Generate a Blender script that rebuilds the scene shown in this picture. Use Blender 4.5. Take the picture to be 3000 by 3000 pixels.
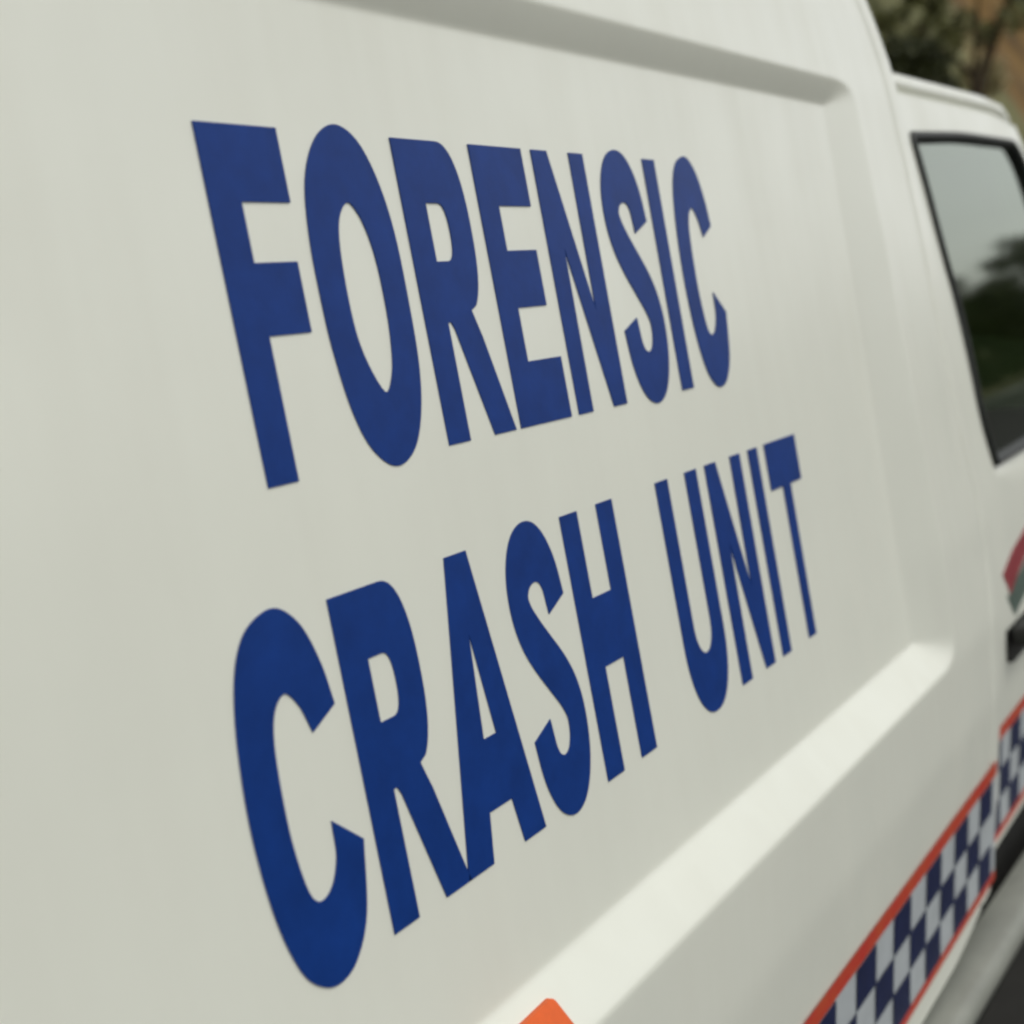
import bpy, bmesh, math, random
import numpy as np
from mathutils import Vector, Matrix
from mathutils.geometry import tessellate_polygon

for o in list(bpy.data.objects):
    bpy.data.objects.remove(o)
SC = bpy.context.scene
COL = SC.collection
R = math.radians

# ------------------------------------------------------------------ camera
cam = bpy.data.cameras.new('camera')
cam_o = bpy.data.objects.new('camera', cam)
COL.objects.link(cam_o)
rot = Matrix(((0.53918946, 0.17778229, -0.82320604),
              (-0.82108438, -0.10645967, -0.56079120),
              (-0.18733699, 0.97829433, 0.08857233)))
cam_o.matrix_world = Matrix.Translation((-0.56446, -0.54957, 1.50843)) @ rot.to_4x4()
cam.sensor_width = 36
cam.lens = 3924.0 / 3000 * 36
cam.clip_start = 0.02
cam.clip_end = 2000
cam.dof.use_dof = True
cam.dof.focus_distance = 0.96
cam.dof.aperture_fstop = 5.0
SC.camera = cam_o
SC.render.resolution_x = SC.render.resolution_y = 1024
SC.render.engine = 'CYCLES'
SC.cycles.filter_width = 2.7
SC.cycles.max_bounces = 8

# ------------------------------------------------------------------ daylight (thin overcast)
SUN_EL, SUN_AZ = R(48), R(294)      # azimuth measured from +x, towards +y
W = bpy.data.worlds.new('World')
SC.world = W
W.use_nodes = True
nt = W.node_tree
nt.nodes.clear()
sky = nt.nodes.new('ShaderNodeTexSky')
sky.sky_type = 'NISHITA'
sky.sun_disc = False
sky.sun_elevation = SUN_EL
sky.sun_rotation = math.pi / 2 - SUN_AZ
sky.dust_density = 1.2
sky.air_density = 1.0
hs = nt.nodes.new('ShaderNodeHueSaturation')
hs.inputs['Saturation'].default_value = 0.12
bg = nt.nodes.new('ShaderNodeBackground')
bg.inputs['Strength'].default_value = 0.15
wo = nt.nodes.new('ShaderNodeOutputWorld')
nt.links.new(sky.outputs[0], hs.inputs['Color'])
nt.links.new(hs.outputs[0], bg.inputs['Color'])
nt.links.new(bg.outputs[0], wo.inputs['Surface'])

sun = bpy.data.lights.new('sun', 'SUN')
sun.energy = 0.6
sun.angle = R(14)
sun.color = (1.0, 0.955, 0.87)
sun_o = bpy.data.objects.new('sun', sun)
COL.objects.link(sun_o)
sd = Vector((math.cos(SUN_EL) * math.cos(SUN_AZ), math.cos(SUN_EL) * math.sin(SUN_AZ), math.sin(SUN_EL)))
sun_o.rotation_euler = sd.to_track_quat('Z', 'Y').to_euler()
sun_o.location = sd * 40

SC.view_settings.view_transform = 'Standard'
SC.view_settings.look = 'None'
SC.view_settings.gamma = 1
SC.view_settings.exposure = 0.21

# ------------------------------------------------------------------ materials
def mat(name, col, rough=0.5, spec=0.5, coat=0.0, noise=0.0, nscale=8.0, bump=0.0, bscale=200.0, col2=None, metallic=0.0, coat_rough=0.05):
    m = bpy.data.materials.new(name)
    m.use_nodes = True
    t = m.node_tree
    b = t.nodes['Principled BSDF']
    b.inputs['Base Color'].default_value = (*col, 1)
    b.inputs['Roughness'].default_value = rough
    b.inputs['Specular IOR Level'].default_value = spec
    b.inputs['Coat Weight'].default_value = coat
    b.inputs['Coat Roughness'].default_value = coat_rough
    b.inputs['Metallic'].default_value = metallic
    if noise or bump:
        tc = t.nodes.new('ShaderNodeTexCoord')
    if noise:
        n = t.nodes.new('ShaderNodeTexNoise')
        n.inputs['Scale'].default_value = nscale
        n.inputs['Detail'].default_value = 6
        n.inputs['Roughness'].default_value = 0.6
        t.links.new(tc.outputs['Object'], n.inputs['Vector'])
        r = t.nodes.new('ShaderNodeValToRGB')
        c2 = col2 if col2 else tuple(c * (1 - noise) for c in col)
        r.color_ramp.elements[0].position = 0.3
        r.color_ramp.elements[1].position = 0.7
        r.color_ramp.elements[0].color = (*c2, 1)
        r.color_ramp.elements[1].color = (*col, 1)
        t.links.new(n.outputs['Fac'], r.inputs['Fac'])
        t.links.new(r.outputs['Color'], b.inputs['Base Color'])
    if bump:
        n2 = t.nodes.new('ShaderNodeTexNoise')
        n2.inputs['Scale'].default_value = bscale
        n2.inputs['Detail'].default_value = 3
        t.links.new(tc.outputs['Object'], n2.inputs['Vector'])
        bp = t.nodes.new('ShaderNodeBump')
        bp.inputs['Strength'].default_value = bump
        bp.inputs['Distance'].default_value = 0.002
        t.links.new(n2.outputs['Fac'], bp.inputs['Height'])
        t.links.new(bp.outputs['Normal'], b.inputs['Normal'])
    return m

M = {}
M['paint'] = mat('white_paint', (0.79, 0.805, 0.705), 0.38, 0.4, coat=0.25, noise=0.05, nscale=3.0, bump=0.03, bscale=60, coat_rough=0.2)
def weather(m):
    """thin road dust: faint upright rain streaks and soft blotches in the paint's colour and gloss"""
    t = m.node_tree
    b = t.nodes['Principled BSDF']
    src = b.inputs['Base Color'].links[0].from_socket
    tc = t.nodes.new('ShaderNodeTexCoord')
    mp = t.nodes.new('ShaderNodeMapping')
    mp.inputs['Scale'].default_value = (26, 26, 1.6)
    n = t.nodes.new('ShaderNodeTexNoise')
    n.inputs['Scale'].default_value = 1.0
    n.inputs['Detail'].default_value = 5
    t.links.new(tc.outputs['Object'], mp.inputs['Vector'])
    t.links.new(mp.outputs[0], n.inputs['Vector'])
    n2 = t.nodes.new('ShaderNodeTexNoise')
    n2.inputs['Scale'].default_value = 7.0
    n2.inputs['Detail'].default_value = 4
    t.links.new(tc.outputs['Object'], n2.inputs['Vector'])
    mu = t.nodes.new('ShaderNodeMath')
    mu.operation = 'MULTIPLY'
    t.links.new(n.outputs['Fac'], mu.inputs[0])
    t.links.new(n2.outputs['Fac'], mu.inputs[1])
    mr = t.nodes.new('ShaderNodeMapRange')
    mr.inputs['From Min'].default_value = 0.16
    mr.inputs['From Max'].default_value = 0.42
    mr.inputs['To Max'].default_value = 0.12
    t.links.new(mu.outputs[0], mr.inputs['Value'])
    mx = t.nodes.new('ShaderNodeMix')
    mx.data_type = 'RGBA'
    mx.inputs[7].default_value = (0.56, 0.54, 0.45, 1)
    t.links.new(mr.outputs[0], mx.inputs['Factor'])
    t.links.new(src, mx.inputs[6])
    t.links.new(mx.outputs[2], b.inputs['Base Color'])
    rr = t.nodes.new('ShaderNodeMapRange')
    rr.inputs['From Min'].default_value = 0.16
    rr.inputs['From Max'].default_value = 0.42
    rr.inputs['To Min'].default_value = 0.34
    rr.inputs['To Max'].default_value = 0.52
    t.links.new(mu.outputs[0], rr.inputs['Value'])
    t.links.new(rr.outputs[0], b.inputs['Roughness'])
weather(M['paint'])
M['vinyl'] = mat('navy_vinyl', (0.006, 0.042, 0.225), 0.45, 0.14, noise=0.25, nscale=30, bump=0.04, bscale=120)
M['check'] = mat('navy_check', (0.010, 0.018, 0.075), 0.4, 0.4, noise=0.3, nscale=40)
M['reflective'] = mat('reflective_white', (0.52, 0.56, 0.57), 0.4, 0.5, noise=0.15, nscale=25)
M['red'] = mat('red_stripe', (0.55, 0.035, 0.03), 0.4, 0.4, noise=0.3, nscale=30, col2=(0.55, 0.09, 0.03))
M['rubber'] = mat('black_rubber', (0.016, 0.019, 0.016), 0.55, 0.4, noise=0.3, nscale=60)
M['black'] = mat('black_plastic', (0.012, 0.012, 0.010), 0.5, 0.4, noise=0.2, nscale=50)
M['under'] = mat('underbody', (0.02, 0.02, 0.018), 0.9, 0.2, noise=0.3, nscale=12)
M['amber'] = mat('amber_lens', (0.80, 0.115, 0.004), 0.3, 0.3, coat=0.0, noise=0.15, nscale=90)
M['maroon'] = mat('maroon_decal', (0.33, 0.05, 0.06), 0.35, 0.4, noise=0.3, nscale=50)
M['teal'] = mat('grey_green_decal', (0.12, 0.17, 0.14), 0.35, 0.4, noise=0.4, nscale=40)
M['seat'] = mat('seat_cloth', (0.03, 0.032, 0.034), 0.9, 0.2, noise=0.3, nscale=80)
M['tyre'] = mat('tyre_rubber', (0.022, 0.022, 0.022), 0.8, 0.3, noise=0.2, nscale=40)
M['steel'] = mat('steel_rim', (0.45, 0.45, 0.44), 0.35, 0.5, metallic=0.8, noise=0.1, nscale=20)
M['sill'] = mat('grey_sill', (0.27, 0.28, 0.24), 0.55, 0.4, noise=0.2, nscale=14)
M['asphalt'] = mat('asphalt', (0.055, 0.054, 0.049), 0.9, 0.3, noise=0.4, nscale=2.0, bump=0.6, bscale=90)
M['paintline'] = mat('road_paint', (0.7, 0.7, 0.66), 0.7, 0.3, noise=0.25, nscale=9)
M['earth'] = mat('dry_ground', (0.22, 0.19, 0.11), 1.0, 0.1, noise=0.5, nscale=0.8, col2=(0.10, 0.095, 0.04))
M['bark'] = mat('bark', (0.10, 0.075, 0.05), 0.95, 0.1, noise=0.5, nscale=9, bump=0.8, bscale=20)

def bank_material():
    m = bpy.data.materials.new('bank_soil')
    m.use_nodes = True
    t = m.node_tree
    b = t.nodes['Principled BSDF']
    b.inputs['Roughness'].default_value = 1
    tc = t.nodes.new('ShaderNodeTexCoord')
    n = t.nodes.new('ShaderNodeTexNoise')
    n.inputs['Scale'].default_value = 0.5
    n.inputs['Detail'].default_value = 8
    t.links.new(tc.outputs['Object'], n.inputs['Vector'])
    def ramp(stops, src):
        r = t.nodes.new('ShaderNodeValToRGB')
        while len(r.color_ramp.elements) < len(stops):
            r.color_ramp.elements.new(0.5)
        for el, (p, c) in zip(r.color_ramp.elements, stops):
            el.position, el.color = p, (*c, 1)
        t.links.new(src, r.inputs['Fac'])
        return r.outputs['Color']
    soil = ramp([(0.33, (0.055, 0.032, 0.008)), (0.5, (0.15, 0.082, 0.014)), (0.62, (0.17, 0.10, 0.022)), (0.75, (0.32, 0.25, 0.13))], n.outputs['Fac'])
    n2 = t.nodes.new('ShaderNodeTexNoise')
    n2.inputs['Scale'].default_value = 1.3
    n2.inputs['Detail'].default_value = 8
    t.links.new(tc.outputs['Object'], n2.inputs['Vector'])
    grass = ramp([(0.3, (0.05, 0.055, 0.016)), (0.5, (0.13, 0.13, 0.045)), (0.72, (0.20, 0.19, 0.10))], n2.outputs['Fac'])
    sx = t.nodes.new('ShaderNodeSeparateXYZ')
    t.links.new(tc.outputs['Object'], sx.inputs[0])
    ma = t.nodes.new('ShaderNodeMath')          # grassy where the cutting is old, bare soil farther along the road
    ma.operation = 'MULTIPLY_ADD'
    ma.inputs[1].default_value = 14.0
    t.links.new(n.outputs['Fac'], ma.inputs[0])
    t.links.new(sx.outputs['X'], ma.inputs[2])
    mr = t.nodes.new('ShaderNodeMapRange')
    mr.inputs['From Min'].default_value = 36.5
    mr.inputs['From Max'].default_value = 39.5
    t.links.new(ma.outputs[0], mr.inputs['Value'])
    mx = t.nodes.new('ShaderNodeMix')
    mx.data_type = 'RGBA'
    t.links.new(mr.outputs[0], mx.inputs['Factor'])
    t.links.new(grass, mx.inputs[6])
    t.links.new(soil, mx.inputs[7])
    t.links.new(mx.outputs[2], b.inputs['Base Color'])
    return m
M['bank'] = bank_material()

def leaf_material(name, ca, cb):
    m = bpy.data.materials.new(name)
    m.use_nodes = True
    t = m.node_tree
    b = t.nodes['Principled BSDF']
    b.inputs['Roughness'].default_value = 0.6
    b.inputs['Specular IOR Level'].default_value = 0.3
    g = t.nodes.new('ShaderNodeNewGeometry')
    r = t.nodes.new('ShaderNodeValToRGB')
    r.color_ramp.elements[0].color = (*ca, 1)
    r.color_ramp.elements[1].color = (*cb, 1)
    t.links.new(g.outputs['Random Per Island'], r.inputs['Fac'])
    t.links.new(r.outputs['Color'], b.inputs['Base Color'])
    return m
M['leaf'] = leaf_material('olive_leaves', (0.05, 0.055, 0.016), (0.34, 0.34, 0.15))
M['leaf2'] = leaf_material('grey_green_leaves', (0.06, 0.07, 0.03), (0.36, 0.36, 0.20))
M['leaf4'] = leaf_material('dark_bush_leaves', (0.018, 0.024, 0.008), (0.085, 0.095, 0.03))
M['leaf3'] = leaf_material('tan_leaves', (0.24, 0.20, 0.09), (0.55, 0.48, 0.28))

def glass_material():
    m = bpy.data.materials.new('window_glass')
    m.use_nodes = True
    t = m.node_tree
    t.nodes.clear()
    out = t.nodes.new('ShaderNodeOutputMaterial')
    tr = t.nodes.new('ShaderNodeBsdfTransparent')
    tr.inputs['Color'].default_value = (0.20, 0.26, 0.19, 1)
    gl = t.nodes.new('ShaderNodeBsdfGlossy')
    gl.inputs['Roughness'].default_value = 0.05
    gl.inputs['Color'].default_value = (0.93, 1.0, 0.90, 1)
    fr = t.nodes.new('ShaderNodeFresnel')
    fr.inputs['IOR'].default_value = 2.9
    mx = t.nodes.new('ShaderNodeMixShader')
    t.links.new(fr.outputs[0], mx.inputs['Fac'])
    t.links.new(tr.outputs[0], mx.inputs[1])
    t.links.new(gl.outputs[0], mx.inputs[2])
    t.links.new(mx.outputs[0], out.inputs['Surface'])
    return m
M['glass'] = glass_material()

# ------------------------------------------------------------------ helpers
def link(o, parent=None):
    COL.objects.link(o)
    if parent:
        o.parent = parent
    return o

def thing(name, label, cat, loc=(0, 0, 0), group=None):
    o = bpy.data.objects.new(name, None)
    o.location = loc
    o['label'] = label
    o['category'] = cat
    if group:
        o['group'] = group
    return link(o)

def mesh_obj(name, verts, faces, m, parent=None, smooth=False, kind=None):
    me = bpy.data.meshes.new(name)
    me.from_pydata([tuple(map(float, v)) for v in verts], [], faces)
    me.materials.append(m)
    if smooth:
        me.polygons.foreach_set('use_smooth', [True] * len(me.polygons))
    me.update()
    o = bpy.data.objects.new(name, me)
    if kind:
        o['kind'] = kind
    return link(o, parent)

def bm_obj(name, bm, m, parent=None, smooth=False, bevel=0.0, seg=2):
    if bevel:
        bmesh.ops.bevel(bm, geom=[e for e in bm.edges if len(e.link_faces) == 2 and e.calc_face_angle(0) > 0.5],
                        offset=bevel, segments=seg, affect='EDGES', profile=0.5)
    bmesh.ops.recalc_face_normals(bm, faces=bm.faces)
    me = bpy.data.meshes.new(name)
    bm.to_mesh(me)
    bm.free()
    me.materials.append(m)
    if smooth:
        me.polygons.foreach_set('use_smooth', [True] * len(me.polygons))
    return link(bpy.data.objects.new(name, me), parent)

def box(bm, lo, hi):
    vs = [bm.verts.new((x, y, z)) for x in (lo[0], hi[0]) for y in (lo[1], hi[1]) for z in (lo[2], hi[2])]
    for f in ((0, 1, 3, 2), (4, 6, 7, 5), (0, 4, 5, 1), (2, 3, 7, 6), (0, 2, 6, 4), (1, 5, 7, 3)):
        bm.faces.new([vs[i] for i in f])
    return vs

def prism(bm, poly, y0, y1):
    """poly in (x, z), extruded along y"""
    a = [bm.verts.new((x, y0, z)) for x, z in poly]
    b = [bm.verts.new((x, y1, z)) for x, z in poly]
    bm.faces.new(a)
    bm.faces.new(b[::-1])
    n = len(poly)
    for i in range(n):
        bm.faces.new((a[i], b[i], b[(i + 1) % n], a[(i + 1) % n]))

def round_poly(pts, r, n=6):
    out = []
    k = len(pts)
    for i in range(k):
        p = np.array(pts[i], float)
        a = np.array(pts[i - 1], float) - p
        b = np.array(pts[(i + 1) % k], float) - p
        la, lb = np.linalg.norm(a), np.linalg.norm(b)
        ri = r[i] if isinstance(r, (list, tuple)) else r
        t = min(ri, la * 0.45, lb * 0.45)
        p0, p1 = p + a / la * t, p + b / lb * t
        for j in range(n + 1):
            s = j / n
            q = (1 - s) ** 2 * p0 + 2 * s * (1 - s) * p + s * s * p1
            out.append((float(q[0]), float(q[1])))
    return out

def resample(poly, n, start=None):
    P = np.array(poly + [poly[0]], float)
    d = np.concatenate([[0], np.cumsum(np.linalg.norm(np.diff(P, axis=0), axis=1))])
    s = np.linspace(0, d[-1], n, endpoint=False)
    return np.stack([np.interp(s, d, P[:, 0]), np.interp(s, d, P[:, 1])], 1)

def sstep(t):
    t = np.clip(t, 0, 1)
    return t * t * (3 - 2 * t)

# ------------------------------------------------------------------ ground, road, bank
def sheet(name, x0, x1, y0, y1, z, m, kind='structure', nx=1, ny=1):
    xs = np.linspace(x0, x1, nx + 1)
    ys = np.linspace(y0, y1, ny + 1)
    v = [(x, y, z) for x in xs for y in ys]
    f = [(i * (ny + 1) + j, (i + 1) * (ny + 1) + j, (i + 1) * (ny + 1) + j + 1, i * (ny + 1) + j + 1) for i in range(nx) for j in range(ny)]
    return mesh_obj(name, v, f, m, kind=kind)

g = sheet('ground', -400, 900, -500, 500, 0, M['earth'])
g['label'] = 'dry grassy ground beside the road'
rd = sheet('road', -200, 500, -6.0, 2.6, 0.004, M['asphalt'])
rd['label'] = 'grey asphalt road under the van'
ln = sheet('road_line', -200, 500, -5.7, -5.58, 0.008, M['paintline'])

def bank_h(x, y):
    n = 0.35 * math.sin(x * 0.45 + 1.0) + 0.22 * math.sin(x * 1.3 + y * 0.9) + 0.12 * math.sin(x * 2.9 - y * 2.1)
    t = (y - 3.4) / 5.2
    h = 11.0 * float(sstep(t * 0.8 + 0.1) - sstep(0.1)) / float(1 - sstep(0.1))
    if y < 3.4:
        return -0.05
    return max(-0.05, h + n * min(1, max(0, (y - 3.4) / 1.0)) + 0.02 * max(0, y - 9))

xs = np.linspace(-40, 140, 241)
ys = np.concatenate([np.linspace(3.3, 10, 30), np.linspace(11, 60, 14)])
v = [(x, y, bank_h(x, y)) for x in xs for y in ys]
ny = len(ys)
f = [(i * ny + j, (i + 1) * ny + j, (i + 1) * ny + j + 1, i * ny + j + 1) for i in range(len(xs) - 1) for j in range(ny - 1)]
hill = mesh_obj('hill', v, f, M['bank'], smooth=True, kind='structure')
hill['label'] = 'rust brown earth bank rising behind the van'

# ------------------------------------------------------------------ trees
def crown_mesh(seed, m, r=(1.4, 1.4, 1.2), clumps=26, leaves=150, size=0.11):
    rng = np.random.default_rng(seed)
    V, Fc = [], []
    for c in range(clumps):
        d = rng.normal(size=3)
        d /= np.linalg.norm(d)
        ctr = d * np.array(r) * (0.35 + 0.65 * rng.random() ** 0.5)
        cr = 0.25 + 0.35 * rng.random()
        for k in range(leaves):
            p = rng.normal(size=3)
            p = p / np.linalg.norm(p) * cr * rng.random() ** 0.4
            p = ctr + p * np.array((1, 1, 0.7))
            a = rng.normal(size=3)
            a /= np.linalg.norm(a)
            b = np.cross(a, rng.normal(size=3))
            b /= np.linalg.norm(b)
            s = size * (0.6 + 0.8 * rng.random())
            i = len(V)
            V += [p - a * s, p + b * s * 0.45, p + a * s, p - b * s * 0.45]
            Fc.append((i, i + 1, i + 2, i + 3))
    me = bpy.data.meshes.new('crown')
    me.from_pydata([tuple(map(float, q)) for q in V], [], Fc)
    me.materials.append(m)
    return me

def trunk_mesh(seed, h, r0):
    rng = random.Random(seed)
    bm = bmesh.new()
    def limb(p, q, ra, rb, n=7):
        p, q = Vector(p), Vector(q)
        ax = (q - p).normalized()
        u = ax.orthogonal().normalized()
        w = ax.cross(u)
        rings = []
        for i in range(5):
            t = i / 4
            c = p.lerp(q, t) + u * math.sin(t * 3 + seed) * ra * 0.5 * t
            rr = ra + (rb - ra) * t
            rings.append([bm.verts.new(c + (u * math.cos(a) + w * math.sin(a)) * rr) for a in [2 * math.pi * k / n for k in range(n)]])
        for i in range(4):
            for k in range(n):
                bm.faces.new((rings[i][k], rings[i][(k + 1) % n], rings[i + 1][(k + 1) % n], rings[i + 1][k]))
    limb((0, 0, -0.4), (0.1, 0.05, h * 0.6), r0, r0 * 0.6)
    for k in range(6):
        a = k * 1.05 + rng.random()
        b = h * (0.35 + 0.25 * rng.random())
        limb((0.1 * b / h, 0.04, b), (math.cos(a) * h * 0.25, math.sin(a) * h * 0.25, h * (0.75 + 0.25 * rng.random())), r0 * 0.45, r0 * 0.12, 5)
    me = bpy.data.meshes.new('trunk')
    bm.to_mesh(me)
    bm.free()
    me.materials.append(M['bark'])
    return me

def make_tree(name, label, cat, loc, crown, trunk, h, s=1.0, rz=0.0, group=None):
    t = thing(name, label, cat, loc, group)
    t.rotation_euler.z = rz
    t.scale = (s, s, s)
    link(bpy.data.objects.new('trunk', trunk), t)
    c = link(bpy.data.objects.new('crown', crown), t)
    c.location = (0.1, 0.05, h)
    return t

cr_a = crown_mesh(1, M['leaf'], (1.7, 1.7, 1.5), 20, 90, 0.12)
cr_b = crown_mesh(2, M['leaf2'], (1.6, 1.6, 1.6), 40, 170, 0.11)
cr_c = crown_mesh(3, M['leaf3'], (1.1, 1.1, 0.7), 24, 140, 0.10)
cr_d = crown_mesh(4, M['leaf4'], (1.7, 1.7, 1.5), 44, 170, 0.12)
cr_e = crown_mesh(5, M['leaf4'], (1.6, 1.6, 1.6), 40, 170, 0.11)
tr_a = trunk_mesh(1, 3.2, 0.16)
tr_b = trunk_mesh(2, 2.8, 0.13)
tr_d = trunk_mesh(5, 5.2, 0.15)
tr_c = trunk_mesh(3, 0.9, 0.06)

def planted(x, y):
    return (x, y, (bank_h(x, y) if y > 3.4 else 0.0) - 0.03)
G1 = 'trees on the earth bank'
make_tree('olive_tree', 'olive tree on the bank with its crown at the top of the picture', 'tree', planted(24.5, 5.2), cr_a, tr_d, 5.0, 0.85, 3.1, G1)
make_tree('olive_tree', 'dark green tree against the upper front corner of the van body', 'tree', planted(20.0, 6.3), cr_b, tr_b, 2.6, 0.75, 1.9, G1)
make_tree('olive_tree', 'distant tree on top of the brown bank at the corner', 'tree', planted(43.0, 7.6), cr_b, tr_b, 2.4, 1.0, 4.4, G1)
make_tree('dark_shrub', 'dark shrub low on the bank just above the cab roof', 'shrub', planted(22.0, 5.6), cr_d, tr_c, 1.9, 0.5, 0.4)
make_tree('dark_shrub', 'smaller dark shrub beside the pale dry shrub on the bank', 'shrub', planted(23.4, 5.35), cr_e, tr_c, 2.0, 0.42, 2.0)
make_tree('dry_shrub', 'pale tan dry shrub on the bank over the cab roof', 'shrub', planted(28.4, 6.0), cr_c, tr_c, 0.8, 0.5, 0.0)
G2 = 'shrubs across the road'
for i, (x, y, s, rz, lab) in enumerate((
        (24.0, -7.2, 0.75, 0.0, 'green bush mirrored low in the cab window, nearest one'),
        (29.0, -7.4, 0.85, 1.0, 'taller green bush mirrored in the cab window glass'),
        (35.0, -8.4, 0.9, 2.0, 'far green bush mirrored in the cab window glass'),
        (39.0, -7.4, 1.25, 3.0, 'farthest bush across the road'),
        (20.0, -7.0, 0.62, 4.0, 'low bush at the road verge'))):
    make_tree('green_bush', lab, 'bush', (x, y, -0.02), (cr_d, cr_e)[i % 2], tr_c, 1.5, s, rz, G2)

# ------------------------------------------------------------------ the van
VAN = thing('police_van', 'white police van lettered FORENSIC CRASH UNIT in navy blue', 'van')

ZK = [0.45, 0.55, .75, .85, .95, 1.06, 1.2, 1.4, 1.6, 1.8, 1.9, 2.0, 2.15, 2.3, 2.4]
YK = [0.075, .05, .018, 0, -.018, -.03, -.034, -.031, -.025, -.016, -.007, .006, .030, .08, .16]
YD = [0.075, .05, .018, 0, -.018, -.03, -.034, -.03, -.022, -.010, 0, .012, .036, .08, .16]   # the cab leans in a little more
_zf = np.linspace(0.45, 2.4, 400)
_yf = np.interp(_zf, ZK, YK)
_yd = np.interp(_zf, ZK, YD)
for _ in range(6):
    _yf[1:-1] = (_yf[:-2] + _yf[1:-1] * 2 + _yf[2:]) / 4
    _yd[1:-1] = (_yd[:-2] + _yd[1:-1] * 2 + _yd[2:]) / 4
def y_out(z):
    return np.interp(z, _zf, _yf)
XE_Z = [.60, .66, .74, 1.0, 1.16, 1.235, 1.34, 1.5, 1.7, 1.85, 1.94, 2.1, 2.3, 2.4]
XE_X = [1.335, 1.345, 1.362, 1.372, 1.392, 1.388, 1.368, 1.358, 1.353, 1.342, 1.310, 1.258, 1.19, 1.14]
def x_edge(z):
    return np.interp(z, XE_Z, XE_X)

RX0, RX1, RZ0, RZ1 = -2.7, 1.06, 1.105, 1.775
def recess(x, z):
    dx = np.maximum(np.maximum((x - RX1) / 0.085, (RX0 - x) / 0.10), 0)
    dz = np.maximum(np.maximum((z - RZ1) / 0.033, (RZ0 - z) / 0.049), 0)
    t = np.clip(1 - (dx ** 3 + dz ** 3) ** (1 / 3), 0, 1)
    k = 0.10
    return np.where(t < k, t * t / (2 * k), np.where(t > 1 - k, (1 - k) - (1 - t) ** 2 / (2 * k), t - k / 2)) / (1 - k)

def y_side(x, z):
    yo = y_out(z)
    y = yo * (1 - recess(x, z))
    d = x_edge(z) - x
    # pressed groove behind the front flange
    y = y + 0.0042 * np.exp(-((d - 0.056) / 0.0055) ** 2)
    # slight oil-canning of the sheet
    y = y + 0.0003 * np.sin(x * 5.3 + 0.7) * np.sin(z * 7.1 + 1.1)
    return y

xs = np.concatenate([np.linspace(-3.2, -0.45, 60), np.linspace(-0.44, 1.0, 150), np.linspace(1.004, 1.0 + 0.0, 1)])
xs = np.concatenate([np.linspace(-3.2, -0.45, 60), np.linspace(-0.44, 1.0, 150)])
fr = np.linspace(0, 1, 80)[1:]
zs = np.concatenate([np.linspace(0.64, 1.0, 50), np.linspace(1.003, 1.16, 50), np.linspace(1.165, 1.74, 80), np.linspace(1.743, 1.86, 44), np.linspace(1.87, 2.40, 50)])
V = []
NX = len(xs) + len(fr) + 8
for z in zs:
    xe = float(x_edge(z))
    xr = list(xs) + list(1.0 + (xe - 0.012 - 1.0) * fr)
    yr = list(y_side(np.array(xr), z))
    # rounded return at the front edge, then inwards
    for a in (0.3, 0.6, 0.9, 1.2, 1.5):
        xr.append(xe - 0.012 + 0.012 * math.sin(a))
        yr.append(yr[len(xs) + len(fr) - 1] + 0.012 * (1 - math.cos(a)))
    for dy in (0.03, 0.06, 0.12):
        xr.append(xe)
        yr.append(float(y_out(z)) + dy)
    for x, y in zip(xr, yr):
        # the lower front corner sweeps up
        zz = z
        if z < 0.80:
            zz = z + 0.02 * float(sstep((x - 1.10) / 0.26)) * (0.80 - z) / 0.16
        V.append((x, y, zz))
nz = len(zs)
Fc = [(j * NX + i, j * NX + i + 1, (j + 1) * NX + i + 1, (j + 1) * NX + i) for j in range(nz - 1) for i in range(NX - 1)]
side = mesh_obj('side_panel', V, Fc, M['paint'], VAN, smooth=True)

# rest of the body shell: roof, far side, rear, front bulkhead, floor
prof = [(float(y_out(z)), z) for z in (2.40,)] + [(0.26, 2.445), (0.5, 2.475), (0.93, 2.49), (1.36, 2.475), (1.60, 2.445), (1.70, 2.40)] + \
       [(1.86 - float(y_out(z)), z) for z in (2.3, 2.0, 1.8, 1.4, 1.06, 0.85, 0.64)]
stations = [(-3.2, 0.0), (-1.5, 0.0), (0.5, 0.0), (1.14, 0.0)]
V, Fc = [], []
for x, _ in stations:
    for y, z in prof:
        xx = x if x < 1.1 else float(x_edge(z))
        V.append((xx, y, z))
n = len(prof)
for i in range(len(stations) - 1):
    for j in range(n - 1):
        Fc.append((i * n + j, (i + 1) * n + j, (i + 1) * n + j + 1, i * n + j + 1))
mesh_obj('body_shell', V, Fc, M['paint'], VAN, smooth=True)
# rear and front walls
for name, x in (('rear_panel', -3.19), ('front_bulkhead', None)):
    zz = np.linspace(0.66, 2.40, 24)
    V = []
    for z in zz:
        xx = x if x is not None else float(x_edge(z)) - 0.03
        y0 = float(y_out(z)) + (0.002 if x is not None else 0.05)
        V += [(xx, y0, z), (xx, 1.86 - y0, z)]
    V += [(V[-1][0], 0.5, 2.47), (V[-1][0], 1.36, 2.47)]
    Fc = [(2 * i, 2 * i + 1, 2 * i + 3, 2 * i + 2) for i in range(len(zz) - 1)]
    k = 2 * len(zz)
    Fc.append((k - 2, k - 1, k + 1, k))
    mesh_obj(name, V, Fc, M['paint'], VAN)

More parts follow.
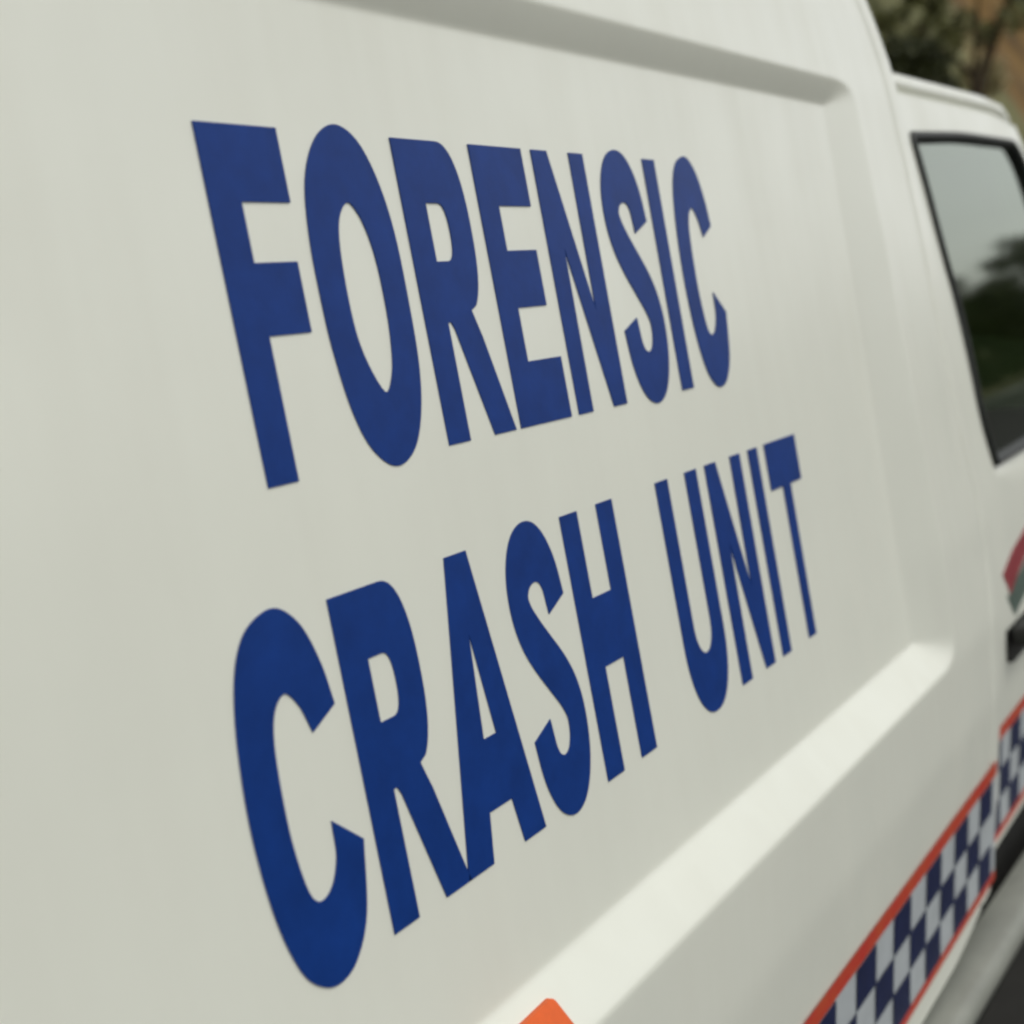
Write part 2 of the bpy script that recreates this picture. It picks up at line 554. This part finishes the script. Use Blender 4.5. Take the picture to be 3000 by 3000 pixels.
# chassis
bm = bmesh.new()
box(bm, (-3.1, 0.10, 0.42), (3.3, 1.76, 0.70))
bm_obj('underbody', bm, M['under'], VAN)
bm = bmesh.new()
sl = -0.045
poly = []
prof_s = [(0.060, 0.628), (0.014, 0.628), (0.003, 0.621), (0.000, 0.606), (0.006, 0.590), (0.03, 0.582), (0.085, 0.577)]
rows = []
for x in (-3.1, 0.2, 0.8, 1.2, 1.6, 2.0, 2.5):
    rows.append([bm.verts.new((x, y, z + sl * (x - 0.97) * (1 if x > 0 else 0))) for y, z in prof_s])
for a, b in zip(rows, rows[1:]):
    for i in range(len(prof_s) - 1):
        bm.faces.new((a[i], b[i], b[i + 1], a[i + 1]))
bm_obj('sill', bm, M['sill'], VAN, smooth=True)

# ------------------------------------------------------------------ lettering (cut vinyl on the recessed panel)
CAP = 0.21
AR = 0.0440 / 0.0242        # vertical stroke thickness / horizontal stroke thickness: the lettering is stretched upright
def stroke(spine, w=0.0440, closed=False):
    """thick line along a spine given in (x, z) metres, stretched like the lettering"""
    P = np.array([(x * AR, z) for x, z in spine])
    L, Rr = [], []
    for i in range(len(P)):
        if closed:
            t = P[(i + 1) % len(P)] - P[i - 1]
        else:
            t = P[min(i + 1, len(P) - 1)] - P[max(i - 1, 0)]
        t = t / np.linalg.norm(t)
        nrm = np.array((-t[1], t[0])) * w / 2
        L.append(P[i] + nrm)
        Rr.append(P[i] - nrm)
    f = lambda q: [(a / AR, b) for a, b in q]
    if closed:
        return [f(L), f(Rr)]
    return [f(L) + f(Rr)[::-1]]

def spline(pts, n=10):
    P = [np.array(p, float) for p in pts]
    P = [2 * P[0] - P[1]] + P + [2 * P[-1] - P[-2]]
    out = []
    for i in range(1, len(P) - 2):
        a, b, c, d = P[i - 1:i + 3]
        for k in range(n):
            t = k / n
            out.append(0.5 * ((2 * b) + (-a + c) * t + (2 * a - 5 * b + 4 * c - d) * t * t + (-a + 3 * b - 3 * c + d) * t ** 3))
    out.append(P[-2])
    return [tuple(map(float, q)) for q in out]

def loop(pts, n=6):
    """closed smooth outline through the points"""
    P = [np.array(p, float) for p in pts]
    m = len(P)
    out = []
    for i in range(m):
        a, b, c, d = P[i - 1], P[i], P[(i + 1) % m], P[(i + 2) % m]
        for k in range(n):
            t = k / n
            q = 0.5 * ((2 * b) + (-a + c) * t + (2 * a - 5 * b + 4 * c - d) * t * t + (-a + 3 * b - 3 * c + d) * t ** 3)
            out.append((float(q[0]), float(q[1])))
    return out

def arc(cx, cz, a, b, t0, t1, n=28, e=2.0):
    out = []
    for i in range(n + 1):
        t = R(t0 + (t1 - t0) * i / n)
        c, s = math.cos(t), math.sin(t)
        out.append((cx + a * math.copysign(abs(c) ** (2 / e), c), cz + b * math.copysign(abs(s) ** (2 / e), s)))
    return out

def half_bowl(x0, x1, z0, z1, r=0.62):
    """right-hand bowl outline from (x0,z1) round to (x0,z0)"""
    xc = x0 + (x1 - x0) * (1 - r)
    zc, b = (z0 + z1) / 2, (z1 - z0) / 2
    return [(x0, z1)] + arc(xc, zc, x1 - xc, b, 90, -90, 20, 2.5) + [(x0, z0)]

S = 0.0245
def glyph(ch):
    if ch == 'F':
        return [[(0, 0), (S, 0), (S, .087), (.0625, .087), (.0625, .1285), (S, .1285), (S, .1665), (.067, .1665), (.067, .21), (0, .21)]], .067
    if ch == 'E':
        return [[(0, 0), (.0735, 0), (.0735, .0465), (S, .0465), (S, .0895), (.0665, .0895), (.0665, .131), (S, .131), (S, .167), (.0705, .167), (.0705, .21), (0, .21)]], .0735
    if ch == 'I':
        return [[(0, 0), (.0215, 0), (.0215, .21), (0, .21)]], .0215
    if ch == 'H':
        return [[(0, 0), (S, 0), (S, .0855), (.0572, .0855), (.0572, 0), (.0817, 0), (.0817, .21), (.0572, .21), (.0572, .1395), (S, .1395), (S, .21), (0, .21)]], .0817
    if ch == 'T':
        return [[(.0320, 0), (.0505, 0), (.0505, .1635), (.0825, .1635), (.0825, .21), (0, .21), (0, .1635), (.0320, .1635)]], .0825
    if ch == 'N':
        return [[(0, 0), (.0213, 0), (.0213, .133), (.0592, 0), (.0805, 0), (.0805, .21), (.0592, .21), (.0592, .080), (.0222, .21), (0, .21)]], .0805
    if ch == 'A':
        return [[(0, 0), (.0285, 0), (.0345, .034), (.0650, .034), (.0712, 0), (.0976, 0), (.0650, .21), (.0405, .21)],
                [(.0436, .081), (.0618, .081), (.0530, .156)]], .0976
    if ch == 'R':
        outer = [(0, 0), (S, 0), (S, .084), (.0300, .084), (.0335, .078), (.0580, 0), (.0850, 0), (.0640, .070), (.0585, .084), (.0560, .0905)] + \
                arc(.0500, .1490, .0255, .0610, -62, 90, 24, 2.4) + [(0, .21)]
        hole = [(.0250, .125), (.0250, .168)] + arc(.0400, .1465, .0105, .0215, 90, -90, 14, 2.5)
        return [outer, hole], .0850
    if ch == 'O':
        o = loop([(.0385, .2155), (.0178, .2044), (.0022, .1795), (-.0044, .1450), (-.0054, .1085), (-.0040, .0750), (.0026, .0357), (.0145, .0090), (.0345, -.0050),
                  (.0555, .0020), (.0700, .0238), (.0785, .0561), (.0808, .0977), (.0800, .1460), (.0725, .1820), (.0585, .2070)])
        i = loop([(.0373, .1673), (.0240, .1529), (.0190, .1187), (.0212, .0750), (.0372, .0421), (.0500, .0535), (.0562, .0800), (.0576, .1112), (.0555, .1370), (.0485, .1578)])
        return [o, i], .0815
    if ch == 'C':
        o = spline([(.0755, .1504), (.0710, .1760), (.0610, .2010), (.0452, .2150), (.0280, .2136), (.0136, .2040), (.0030, .1840), (-.0045, .1490), (-.0075, .0999), (-.0031, .0500),
                    (.0076, .0143), (.0220, -.0015), (.0370, -.0050), (.0521, .0020), (.0665, .0230), (.0765, .0645)], 6)
        i = spline([(.0548, .0830), (.0530, .0632), (.0440, .0478), (.0320, .0438), (.0235, .0540), (.0186, .0871), (.0191, .1254), (.0222, .1497), (.0287, .1634), (.0388, .1681),
                    (.0485, .1568), (.0545, .1405)], 6)
        return [o + i], .0750
    if ch == 'S':
        sp = spline([(.0625, .150), (.0590, .174), (.0500, .1895), (.0375, .1940), (.0240, .1890), (.0150, .1760), (.0125, .1590), (.0165, .1420), (.0260, .1260),
                     (.0390, .1090), (.0520, .0920), (.0600, .0760), (.0622, .0590), (.0590, .0390), (.0500, .0225), (.0370, .0160), (.0235, .0215), (.0150, .0380), (.0115, .0640)], 6)
        return stroke(sp), .0745
    if ch == 'U':
        o = [(0, .21)] + arc(.0405, .066, .0405, .0715, 180, 360, 36, 2.2) + [(.0810, .21), (.0592, .21)]
        i = arc(.0405, .076, .0187, .0290, 0, -180, 24, 2.1)
        return [o + i + [(.0218, .21)]], .081

def fatten(p, d, hole=False):
    """grow an outline by d (holes shrink)"""
    P = [Vector(q) for q in p]
    n = len(P)
    area = sum(P[i - 1].x * P[i].y - P[i].x * P[i - 1].y for i in range(n))
    sgn = (1 if area > 0 else -1) * (-1 if hole else 1)
    out = []
    for i in range(n):
        e0, e1 = (P[i] - P[i - 1]), (P[(i + 1) % n] - P[i])
        if e0.length < 1e-7 or e1.length < 1e-7:
            out.append(tuple(P[i]))
            continue
        n0 = Vector((e0.y, -e0.x)).normalized() * sgn
        n1 = Vector((e1.y, -e1.x)).normalized() * sgn
        m = n0 + n1
        if m.length < 0.3:
            m = n0
        m = m / max(0.35, m.length_squared / 2) if m.length > 0 else n0
        out.append((P[i].x + m.x * d, P[i].y + m.y * d))
    return out

def letter(ch, x, zb, width):
    polys, w0 = glyph(ch)
    sx = width / w0
    polys = [[(x + a * sx, zb + b) for a, b in p] for p in polys]
    polys = [fatten(p, 0.0010, hole=i > 0) for i, p in enumerate(polys)]
    bm = bmesh.new()
    yf, yb = -0.0010, 0.0008
    flat = [q for p in polys for q in p]
    front = [bm.verts.new((a, yf, b)) for a, b in flat]
    back = [bm.verts.new((a, yb, b)) for a, b in flat]
    for tri in tessellate_polygon([[Vector((a, b, 0)) for a, b in p] for p in polys]):
        try:
            bm.faces.new([front[i] for i in tri])
        except ValueError:
            pass
    k = 0
    for p in polys:
        m = len(p)
        for i in range(m):
            a, b = k + i, k + (i + 1) % m
            bm.faces.new((front[a], back[a], back[b], front[b]))
        k += m
    o = bm_obj('letter', bm, M['vinyl'], side)
    return o

for ch, x0, x1 in (('F', .0010, .0675), ('O', .0853, .1667), ('R', .1823, .2665), ('E', .2755, .3485), ('N', .3626, .4425),
                   ('S', .4640, .5390), ('I', .5532, .5750), ('C', .6046, .6750)):
    letter(ch, x0, 1.4805, x1 - x0)
for ch, x0, x1 in (('C', -.0588, .0162), ('R', .0300, .1110), ('A', .1110, .2072), ('S', .2160, .2880), ('H', .3040, .3860),
                   ('U', .4674, .5486), ('N', .5698, .6490), ('I', .6722, .6925), ('T', .7142, .7955)):
    letter(ch, x0, 1.1955, x1 - x0)

# ------------------------------------------------------------------ amber marker lamp on the lower swage
bm = bmesh.new()
prism(bm, round_poly([(0.060, 1.058), (0.163, 1.058), (0.160, 1.0895), (0.060, 1.0885)], 0.004, 4), -0.0035, 0.004)
for vv in bm.verts:      # lies on the sloping swage
    vv.co.y -= (1.105 - vv.co.z) * 0.03 / 0.049
lamp = bm_obj('marker_lamp', bm, M['amber'], VAN, bevel=0.0012)
lamp['label'] = 'amber side marker lamp'

# ------------------------------------------------------------------ checkered band
def strip(name, x0, x1, z0, z1, m, parent, surf, off, nx=40, nzz=4):
    V, Fc = [], []
    for i in range(nx + 1):
        for j in range(nzz + 1):
            x, z = x0 + (x1 - x0) * i / nx, z0 + (z1 - z0) * j / nzz
            V.append((x, surf(z) - off, z))
    for i in range(nx):
        for j in range(nzz):
            a = i * (nzz + 1) + j
            Fc.append((a, a + nzz + 1, a + nzz + 2, a + 1))
    return mesh_obj(name, V, Fc, m, parent)

def surf_body(z):
    return float(y_out(z)) - 0.0008
def surf_door(z):
    return float(np.interp(z, _zf, _yd)) + 0.03
BZ = [0.693, 0.741, 0.789, 0.837]
CW = 0.0655
def band(x0, x1, surf, phase, parent):
    b = strip('checker_band', x0, x1, BZ[0], BZ[3], M['reflective'], parent, surf, 0.0012, 60, 8)
    strip('red_stripe', x0, x1, BZ[3] + 0.0005, BZ[3] + 0.0215, M['red'], b, surf, 0.0018, 60, 2)
    strip('red_stripe', x0, x1, BZ[0] - 0.0145, BZ[0] - 0.0005, M['red'], b, surf, 0.0018, 60, 2)
    n0 = math.floor((x0 - phase) / CW) + 1
    k = n0
    while phase + (k + 1) * CW < x1:
        for r in range(3):
            if (k + r) % 2 == 0:
                xa = phase + k * CW
                strip('check', xa, xa + CW, BZ[r], BZ[r + 1], M['check'], b, surf, 0.0026, 1, 3)
        k += 1
band(-3.15, 1.335, surf_body, 0.849, VAN)

# ------------------------------------------------------------------ cab door with window
win = round_poly([(1.476, 1.772), (1.785, 1.789), (2.150, 1.794), (2.222, 1.750), (2.46, 1.250), (1.580, 1.250)], [0.014, 0.05, 0.05, 0.05, 0.02, 0.012], 5)
win_pts = [(1.476, 1.772), (1.785, 1.789), (2.165, 1.796), (2.225, 1.750), (2.47, 1.250), (1.580, 1.250), (1.545, 1.330), (1.535, 1.50), (1.505, 1.600), (1.494, 1.690)]
win = round_poly(win_pts, [0.014, 0.08, 0.05, 0.06, 0.02, 0.012, 0.05, 0.05, 0.05, 0.05], 5)
door = round_poly([(1.36, 1.829), (2.06, 1.835), (2.22, 1.826), (2.60, 1.245), (2.60, 0.665), (1.36, 0.665)], [0.004, 0.1, 0.1, 0.05, 0.03, 0.01], 4)
NL = 160
wi = np.array(resample(win, NL))
# match door outline points to window points by direction from the window centre
cx, cz = 1.86, 1.52
def ray_to(poly, ang):
    P = np.array(poly)
    d = np.array((math.cos(ang), math.sin(ang)))
    best = None
    for i in range(len(P)):
        a, b = P[i] - (cx, cz), P[(i + 1) % len(P)] - (cx, cz)
        e = b - a
        den = d[0] * e[1] - d[1] * e[0]
        if abs(den) < 1e-12:
            continue
        t = (a[0] * e[1] - a[1] * e[0]) / den
        u = (a[0] * d[1] - a[1] * d[0]) / den
        if t > 0 and -1e-9 <= u <= 1 + 1e-9 and (best is None or t > best):
            best = t
    return d * best + (cx, cz)
angs = [math.atan2(p[1] - cz, p[0] - cx) for p in wi]
for c in ((1.36, 0.665), (2.60, 0.665), (2.60, 1.245), (1.36, 1.829), (2.22, 1.826)):
    pass
do = np.array([ray_to(door, a) for a in angs])
V, Fc = [], []
KR = [0, 0.03, 0.08, 0.16, 0.28, 0.42, 0.58, 0.74, 0.88, 1.0]
for k, t in enumerate(KR):
    for i in range(NL):
        p = wi[i] * (1 - t) + do[i] * t
        V.append((p[0], surf_door(p[1]) + (0.006 if k == 0 else 0.0), p[1]))
for i in range(NL):     # returns: window reveal and door edge
    V.append((wi[i][0], surf_door(wi[i][1]) + 0.03, wi[i][1]))
for i in range(NL):
    V.append((do[i][0], surf_door(do[i][1]) + 0.04, do[i][1]))
for k in range(len(KR) - 1):
    for i in range(NL):
        j = (i + 1) % NL
        Fc.append((k * NL + i, (k + 1) * NL + i, (k + 1) * NL + j, k * NL + j))
q = len(KR) * NL
for i in range(NL):
    j = (i + 1) % NL
    Fc.append((i, j, q + j, q + i))
    Fc.append(((len(KR) - 1) * NL + i, q + NL + i, q + NL + j, (len(KR) - 1) * NL + j))
dr = mesh_obj('cab_door', V, Fc, M['paint'], VAN, smooth=True)
md = dr.modifiers.new('edge', 'EDGE_SPLIT')
md.split_angle = R(50)

# seal: a rubber loop around the glass
wc = np.array((1.86, 1.52))
def inset(P, d):
    out = []
    n = len(P)
    for i in range(n):
        t = P[(i + 2) % n] - P[i - 2]
        t = t / np.linalg.norm(t)
        nrm = np.array((t[1], -t[0]))
        if np.dot(wc - P[i], nrm) < 0:
            nrm = -nrm
        out.append(P[i] + nrm * d)
    return np.array(out)
prof_r = [(-0.002, 0.004), (0.002, -0.006), (0.007, -0.007), (0.014, 0.000), (0.017, 0.008)]
V, Fc = [], []
for d, y in prof_r:
    Q = inset(wi, d)
    for p in Q:
        V.append((p[0], surf_door(p[1]) + y, p[1]))
for k in range(len(prof_r) - 1):
    for i in range(NL):
        j = (i + 1) % NL
        Fc.append((k * NL + i, k * NL + j, (k + 1) * NL + j, (k + 1) * NL + i))
mesh_obj('window_seal', V, Fc, M['rubber'], dr, smooth=True)
gq = inset(wi, 0.014)
V2, F2 = [], []
TS = [0.0, 0.2, 0.4, 0.6, 0.8, 0.97]
for t in TS:
    for p in gq:
        x, z = p[0] * (1 - t) + wc[0] * t, p[1] * (1 - t) + wc[1] * t
        V2.append((x, surf_door(z) + 0.0075, z))
V2.append((wc[0], surf_door(wc[1]) + 0.0075, wc[1]))
for k in range(len(TS) - 1):
    for i in range(NL):
        j = (i + 1) % NL
        F2.append((k * NL + i, (k + 1) * NL + i, (k + 1) * NL + j, k * NL + j))
for i in range(NL):
    F2.append(((len(TS) - 1) * NL + i, len(V2) - 1, (len(TS) - 1) * NL + (i + 1) % NL))
mesh_obj('window_glass', V2, F2, M['glass'], dr, smooth=True)

# door handle: dark cup with a bar
bm = bmesh.new()
prism(bm, round_poly([(1.525, 0.945), (1.70, 0.945), (1.70, 1.015), (1.525, 1.015)], 0.025, 4), surf_door(0.98) - 0.002, surf_door(0.98) + 0.02)
hd = bm_obj('door_handle', bm, M['black'], dr)
bm = bmesh.new()
prism(bm, round_poly([(1.535, 0.972), (1.69, 0.972), (1.69, 1.000), (1.535, 1.000)], 0.012, 4), surf_door(0.98) - 0.034, surf_door(0.98) - 0.010)
bm_obj('handle_bar', bm, M['black'], hd, bevel=0.005)
# round emblem on the door: maroon rim round a grey green centre
def disc(name, cx_, cz_, r0, r1, m, off, parent, n=40):
    V, Fc = [], []
    for i in range(n):
        a = 2 * math.pi * i / n
        for r in (r0, r1):
            x, z = cx_ + r * math.cos(a), cz_ + r * math.sin(a)
            V.append((x, surf_door(z) - off, z))
    for i in range(n):
        j = (i + 1) % n
        Fc.append((2 * i, 2 * i + 1, 2 * j + 1, 2 * j))
    return mesh_obj(name, V, Fc, m, parent)
def decal(name, pts, m, off):
    bm = bmesh.new()
    top = [bm.verts.new((x, surf_door(z) - off, z)) for x, z in pts]
    bot = [bm.verts.new((x, surf_door(z) + 0.0005, z)) for x, z in pts]
    bm.faces.new(top)
    k = len(pts)
    for i in range(k):
        bm.faces.new((top[i], bot[i], bot[(i + 1) % k], top[(i + 1) % k]))
    return bm_obj(name, bm, m, dr)
em = decal('door_stripe', [(1.530, 1.088), (1.610, 1.112), (1.715, 1.130), (1.800, 1.136), (1.800, 1.096), (1.700, 1.088), (1.620, 1.070), (1.565, 1.050)], M['maroon'], 0.0012)
em['label'] = 'slanted maroon stripe on the door'
em = decal('door_stripe', [(1.542, 1.052), (1.562, 1.048), (1.620, 1.066), (1.700, 1.083), (1.800, 1.091), (1.800, 1.050), (1.690, 1.034), (1.590, 1.010)], M['teal'], 0.0012)
em['label'] = 'slanted grey green stripe on the door'
band(1.40, 2.55, surf_door, 1.43, VAN)

# ------------------------------------------------------------------ cab roof, drip rail, pillars, nose
def loft(name, rings, m, parent, smooth=True, closed=False):
    n = len(rings[0])
    V = [p for r in rings for p in r]
    Fc = []
    for i in range(len(rings) - 1):
        for j in range(n - (0 if closed else 1)):
            k = (j + 1) % n
            Fc.append((i * n + j, (i + 1) * n + j, (i + 1) * n + k, i * n + k))
    return mesh_obj(name, V, Fc, m, parent, smooth=smooth)

RP = [(0.028, 1.829), (0.036, 1.836), (0.038, 1.842), (0.030, 1.846), (0.032, 1.862), (0.047, 1.874), (0.10, 1.892), (0.25, 1.912), (0.55, 1.930), (0.93, 1.936),
      (1.31, 1.930), (1.61, 1.912), (1.76, 1.892), (1.813, 1.874), (1.828, 1.862), (1.83, 1.846), (1.822, 1.842), (1.824, 1.836), (1.832, 1.829)]
rings = []
for x, dz, k in ((1.30, -0.004, 0), (1.60, 0, 0), (1.90, 0.004, 0), (2.08, 0.006, 0), (2.17, 0.002, 0), (2.23, -0.012, 0.004), (2.29, -0.040, 0.01), (2.36, -0.095, 0.02)):
    rings.append([(x, y + (k if y < 0.93 else -k), z + dz) for y, z in RP])
loft('cab_roof', rings, M['paint'], VAN)
# A pillar near and far, windscreen
for s in (0, 1):
    P = []
    for x, z in ((2.20, 1.83), (2.40, 1.60), (2.62, 1.30), (2.70, 1.18)):
        y0 = surf_door(z) + 0.002
        ring = [(x - 0.02, y0, z), (x + 0.05, y0 + 0.005, z), (x + 0.075, y0 + 0.05, z), (x + 0.02, y0 + 0.07, z)]
        if s:
            ring = [(a, 1.86 - b, c) for a, b, c in ring]
        P.append(ring)
    loft('pillar', P, M['paint'], VAN, closed=True)
V, Fc = [], []
for x, z in ((2.30, 1.84), (2.50, 1.56), (2.76, 1.18)):
    for u in range(9):
        y = 0.07 + (1.72) * u / 8
        V.append((x + 0.12 * (1 - ((u - 4) / 4) ** 2), y, z + 0.01))
for j in range(2):
    for u in range(8):
        Fc.append((j * 9 + u, j * 9 + u + 1, j * 9 + u + 10, j * 9 + u + 9))
mesh_obj('windscreen', V, Fc, M['glass'], VAN, smooth=True)
# nose: wings, bonnet and front in one lofted skin
rings = []
for x, zt, tuck, zb in ((2.60, 1.245, 0.0, 0.62), (2.80, 1.16, 0.0, 0.62), (3.1, 1.08, 0.01, 0.60), (3.35, 1.00, 0.05, 0.50), (3.48, 0.88, 0.12, 0.46), (3.52, 0.68, 0.20, 0.44)):
    ring = []
    for z in np.linspace(zb, zt, 8):
        ring.append((x, surf_door(z) + tuck, z))
    for y in (0.25, 0.6, 0.93, 1.26, 1.61):
        ring.append((x, y, zt + 0.03 - 0.04 * ((y - 0.93) / 0.93) ** 2 + 0.005))
    for z in np.linspace(zt, zb, 8):
        ring.append((x, 1.86 - surf_door(z) - tuck, z))
    rings.append(ring)
loft('bonnet', rings, M['paint'], VAN)
V = [p for p in rings[-1]]
V.append((3.54, 0.93, 0.55))
Fc = [(i, i + 1, len(V) - 1) for i in range(len(V) - 2)]
mesh_obj('front_bumper', V, Fc, M['black'], VAN)
for s in (0, 1):
    bm = bmesh.new()
    prism(bm, round_poly([(0.22, 0.74), (0.55, 0.74), (0.55, 0.92), (0.22, 0.92)], 0.04, 4), 0, 0.05)
    bmesh.ops.rotate(bm, cent=(0, 0, 0), matrix=Matrix.Rotation(R(90), 3, 'Z'), verts=bm.verts)
    bmesh.ops.translate(bm, vec=(3.50, 0.0 if s == 0 else 1.09, 0), verts=bm.verts)
    bm_obj('headlight', bm, M['reflective'], VAN)
# far door, dashboard, seats
V, Fc = [], []
for x in (1.33, 1.9, 2.6):
    for z in np.linspace(0.64, 1.25, 8):
        V.append((x, 1.86 - surf_door(z), z))
for i in range(2):
    for j in range(7):
        a = i * 8 + j
        Fc.append((a, a + 8, a + 9, a + 1))
mesh_obj('far_door', V, Fc, M['paint'], VAN, smooth=True)
V = [(1.50, 1.86 - surf_door(1.25) - 0.01, 1.25), (2.58, 1.86 - surf_door(1.25) - 0.01, 1.25), (2.22, 1.86 - surf_door(1.8) - 0.01, 1.80), (1.50, 1.86 - surf_door(1.8) - 0.01, 1.80)]
mesh_obj('far_window', V, [(0, 1, 2, 3)], M['glass'], VAN)
bm = bmesh.new()
prism(bm, [(1.33, 1.25), (1.50, 1.25), (1.50, 1.83), (1.33, 1.83)], 1.80, 1.84)
bm_obj('far_pillar', bm, M['paint'], VAN)
bm = bmesh.new()
prism(bm, round_poly([(2.40, 0.72), (2.85, 0.72), (2.75, 1.16), (2.45, 1.19), (2.33, 1.10)], 0.06, 4), 0.09, 1.77)
bm_obj('dashboard', bm, M['black'], VAN)
bm = bmesh.new()
box(bm, (1.34, 0.10, 0.70), (2.6, 1.76, 0.73))
bm_obj('cab_floor', bm, M['black'], VAN)
seat0 = None
for yy in (0.22, 1.05):
    if seat0 is None:
        bm = bmesh.new()
        prism(bm, round_poly([(1.46, 0.80), (1.60, 0.78), (1.56, 1.38), (1.43, 1.40)], 0.05, 4), 0.0, 0.52)
        seat0 = bm_obj('seat', bm, M['seat'], VAN, bevel=0.02)
        bm = bmesh.new()
        prism(bm, round_poly([(1.48, 0.73), (2.02, 0.73), (2.02, 0.90), (1.58, 0.88)], 0.05, 4), 0.0, 0.52)
        bm_obj('seat_cushion', bm, M['seat'], seat0, bevel=0.02)
        bm = bmesh.new()
        prism(bm, round_poly([(1.44, 1.43), (1.53, 1.43), (1.51, 1.63), (1.43, 1.62)], 0.03, 4), 0.12, 0.40)
        bm_obj('headrest', bm, M['seat'], seat0, bevel=0.02)
        seat0.location.y = yy
    else:
        s2 = seat0.copy()
        link(s2, VAN)
        s2.location.y = yy
        for ch in list(seat0.children):
            c = ch.copy()
            COL.objects.link(c)
            c.parent = s2

# wheels
def lathe(prof, n=40):
    V, Fc = [], []
    for i in range(n):
        a = 2 * math.pi * i / n
        for r, y in prof:
            V.append((r * math.cos(a), y, r * math.sin(a)))
    k = len(prof)
    for i in range(n):
        j = (i + 1) % n
        for p in range(k - 1):
            Fc.append((i * k + p, i * k + p + 1, j * k + p + 1, j * k + p))
    return V, Fc
tv, tf = lathe([(0.20, -0.02), (0.22, 0.0), (0.30, -0.015), (0.335, 0.01), (0.345, 0.04), (0.345, 0.17), (0.335, 0.20), (0.22, 0.21)])
rv, rf = lathe([(0.001, 0.04), (0.06, 0.03), (0.08, 0.06), (0.15, 0.07), (0.19, 0.03), (0.205, -0.015), (0.215, 0.0)])
w0 = None
for x in (-2.1, 2.95):
    for y, flip in ((0.12, 0), (1.74, 1)):
        if w0 is None:
            w0 = mesh_obj('wheel', tv, tf, M['tyre'], VAN, smooth=True)
            r0 = mesh_obj('rim', rv, rf, M['steel'], w0, smooth=True)
            w = w0
        else:
            w = w0.copy()
            link(w, VAN)
            c = r0.copy()
            COL.objects.link(c)
            c.parent = w
        w.location = (x, y, 0.345 + 0.004)
        w.rotation_euler.z = math.pi if flip else 0
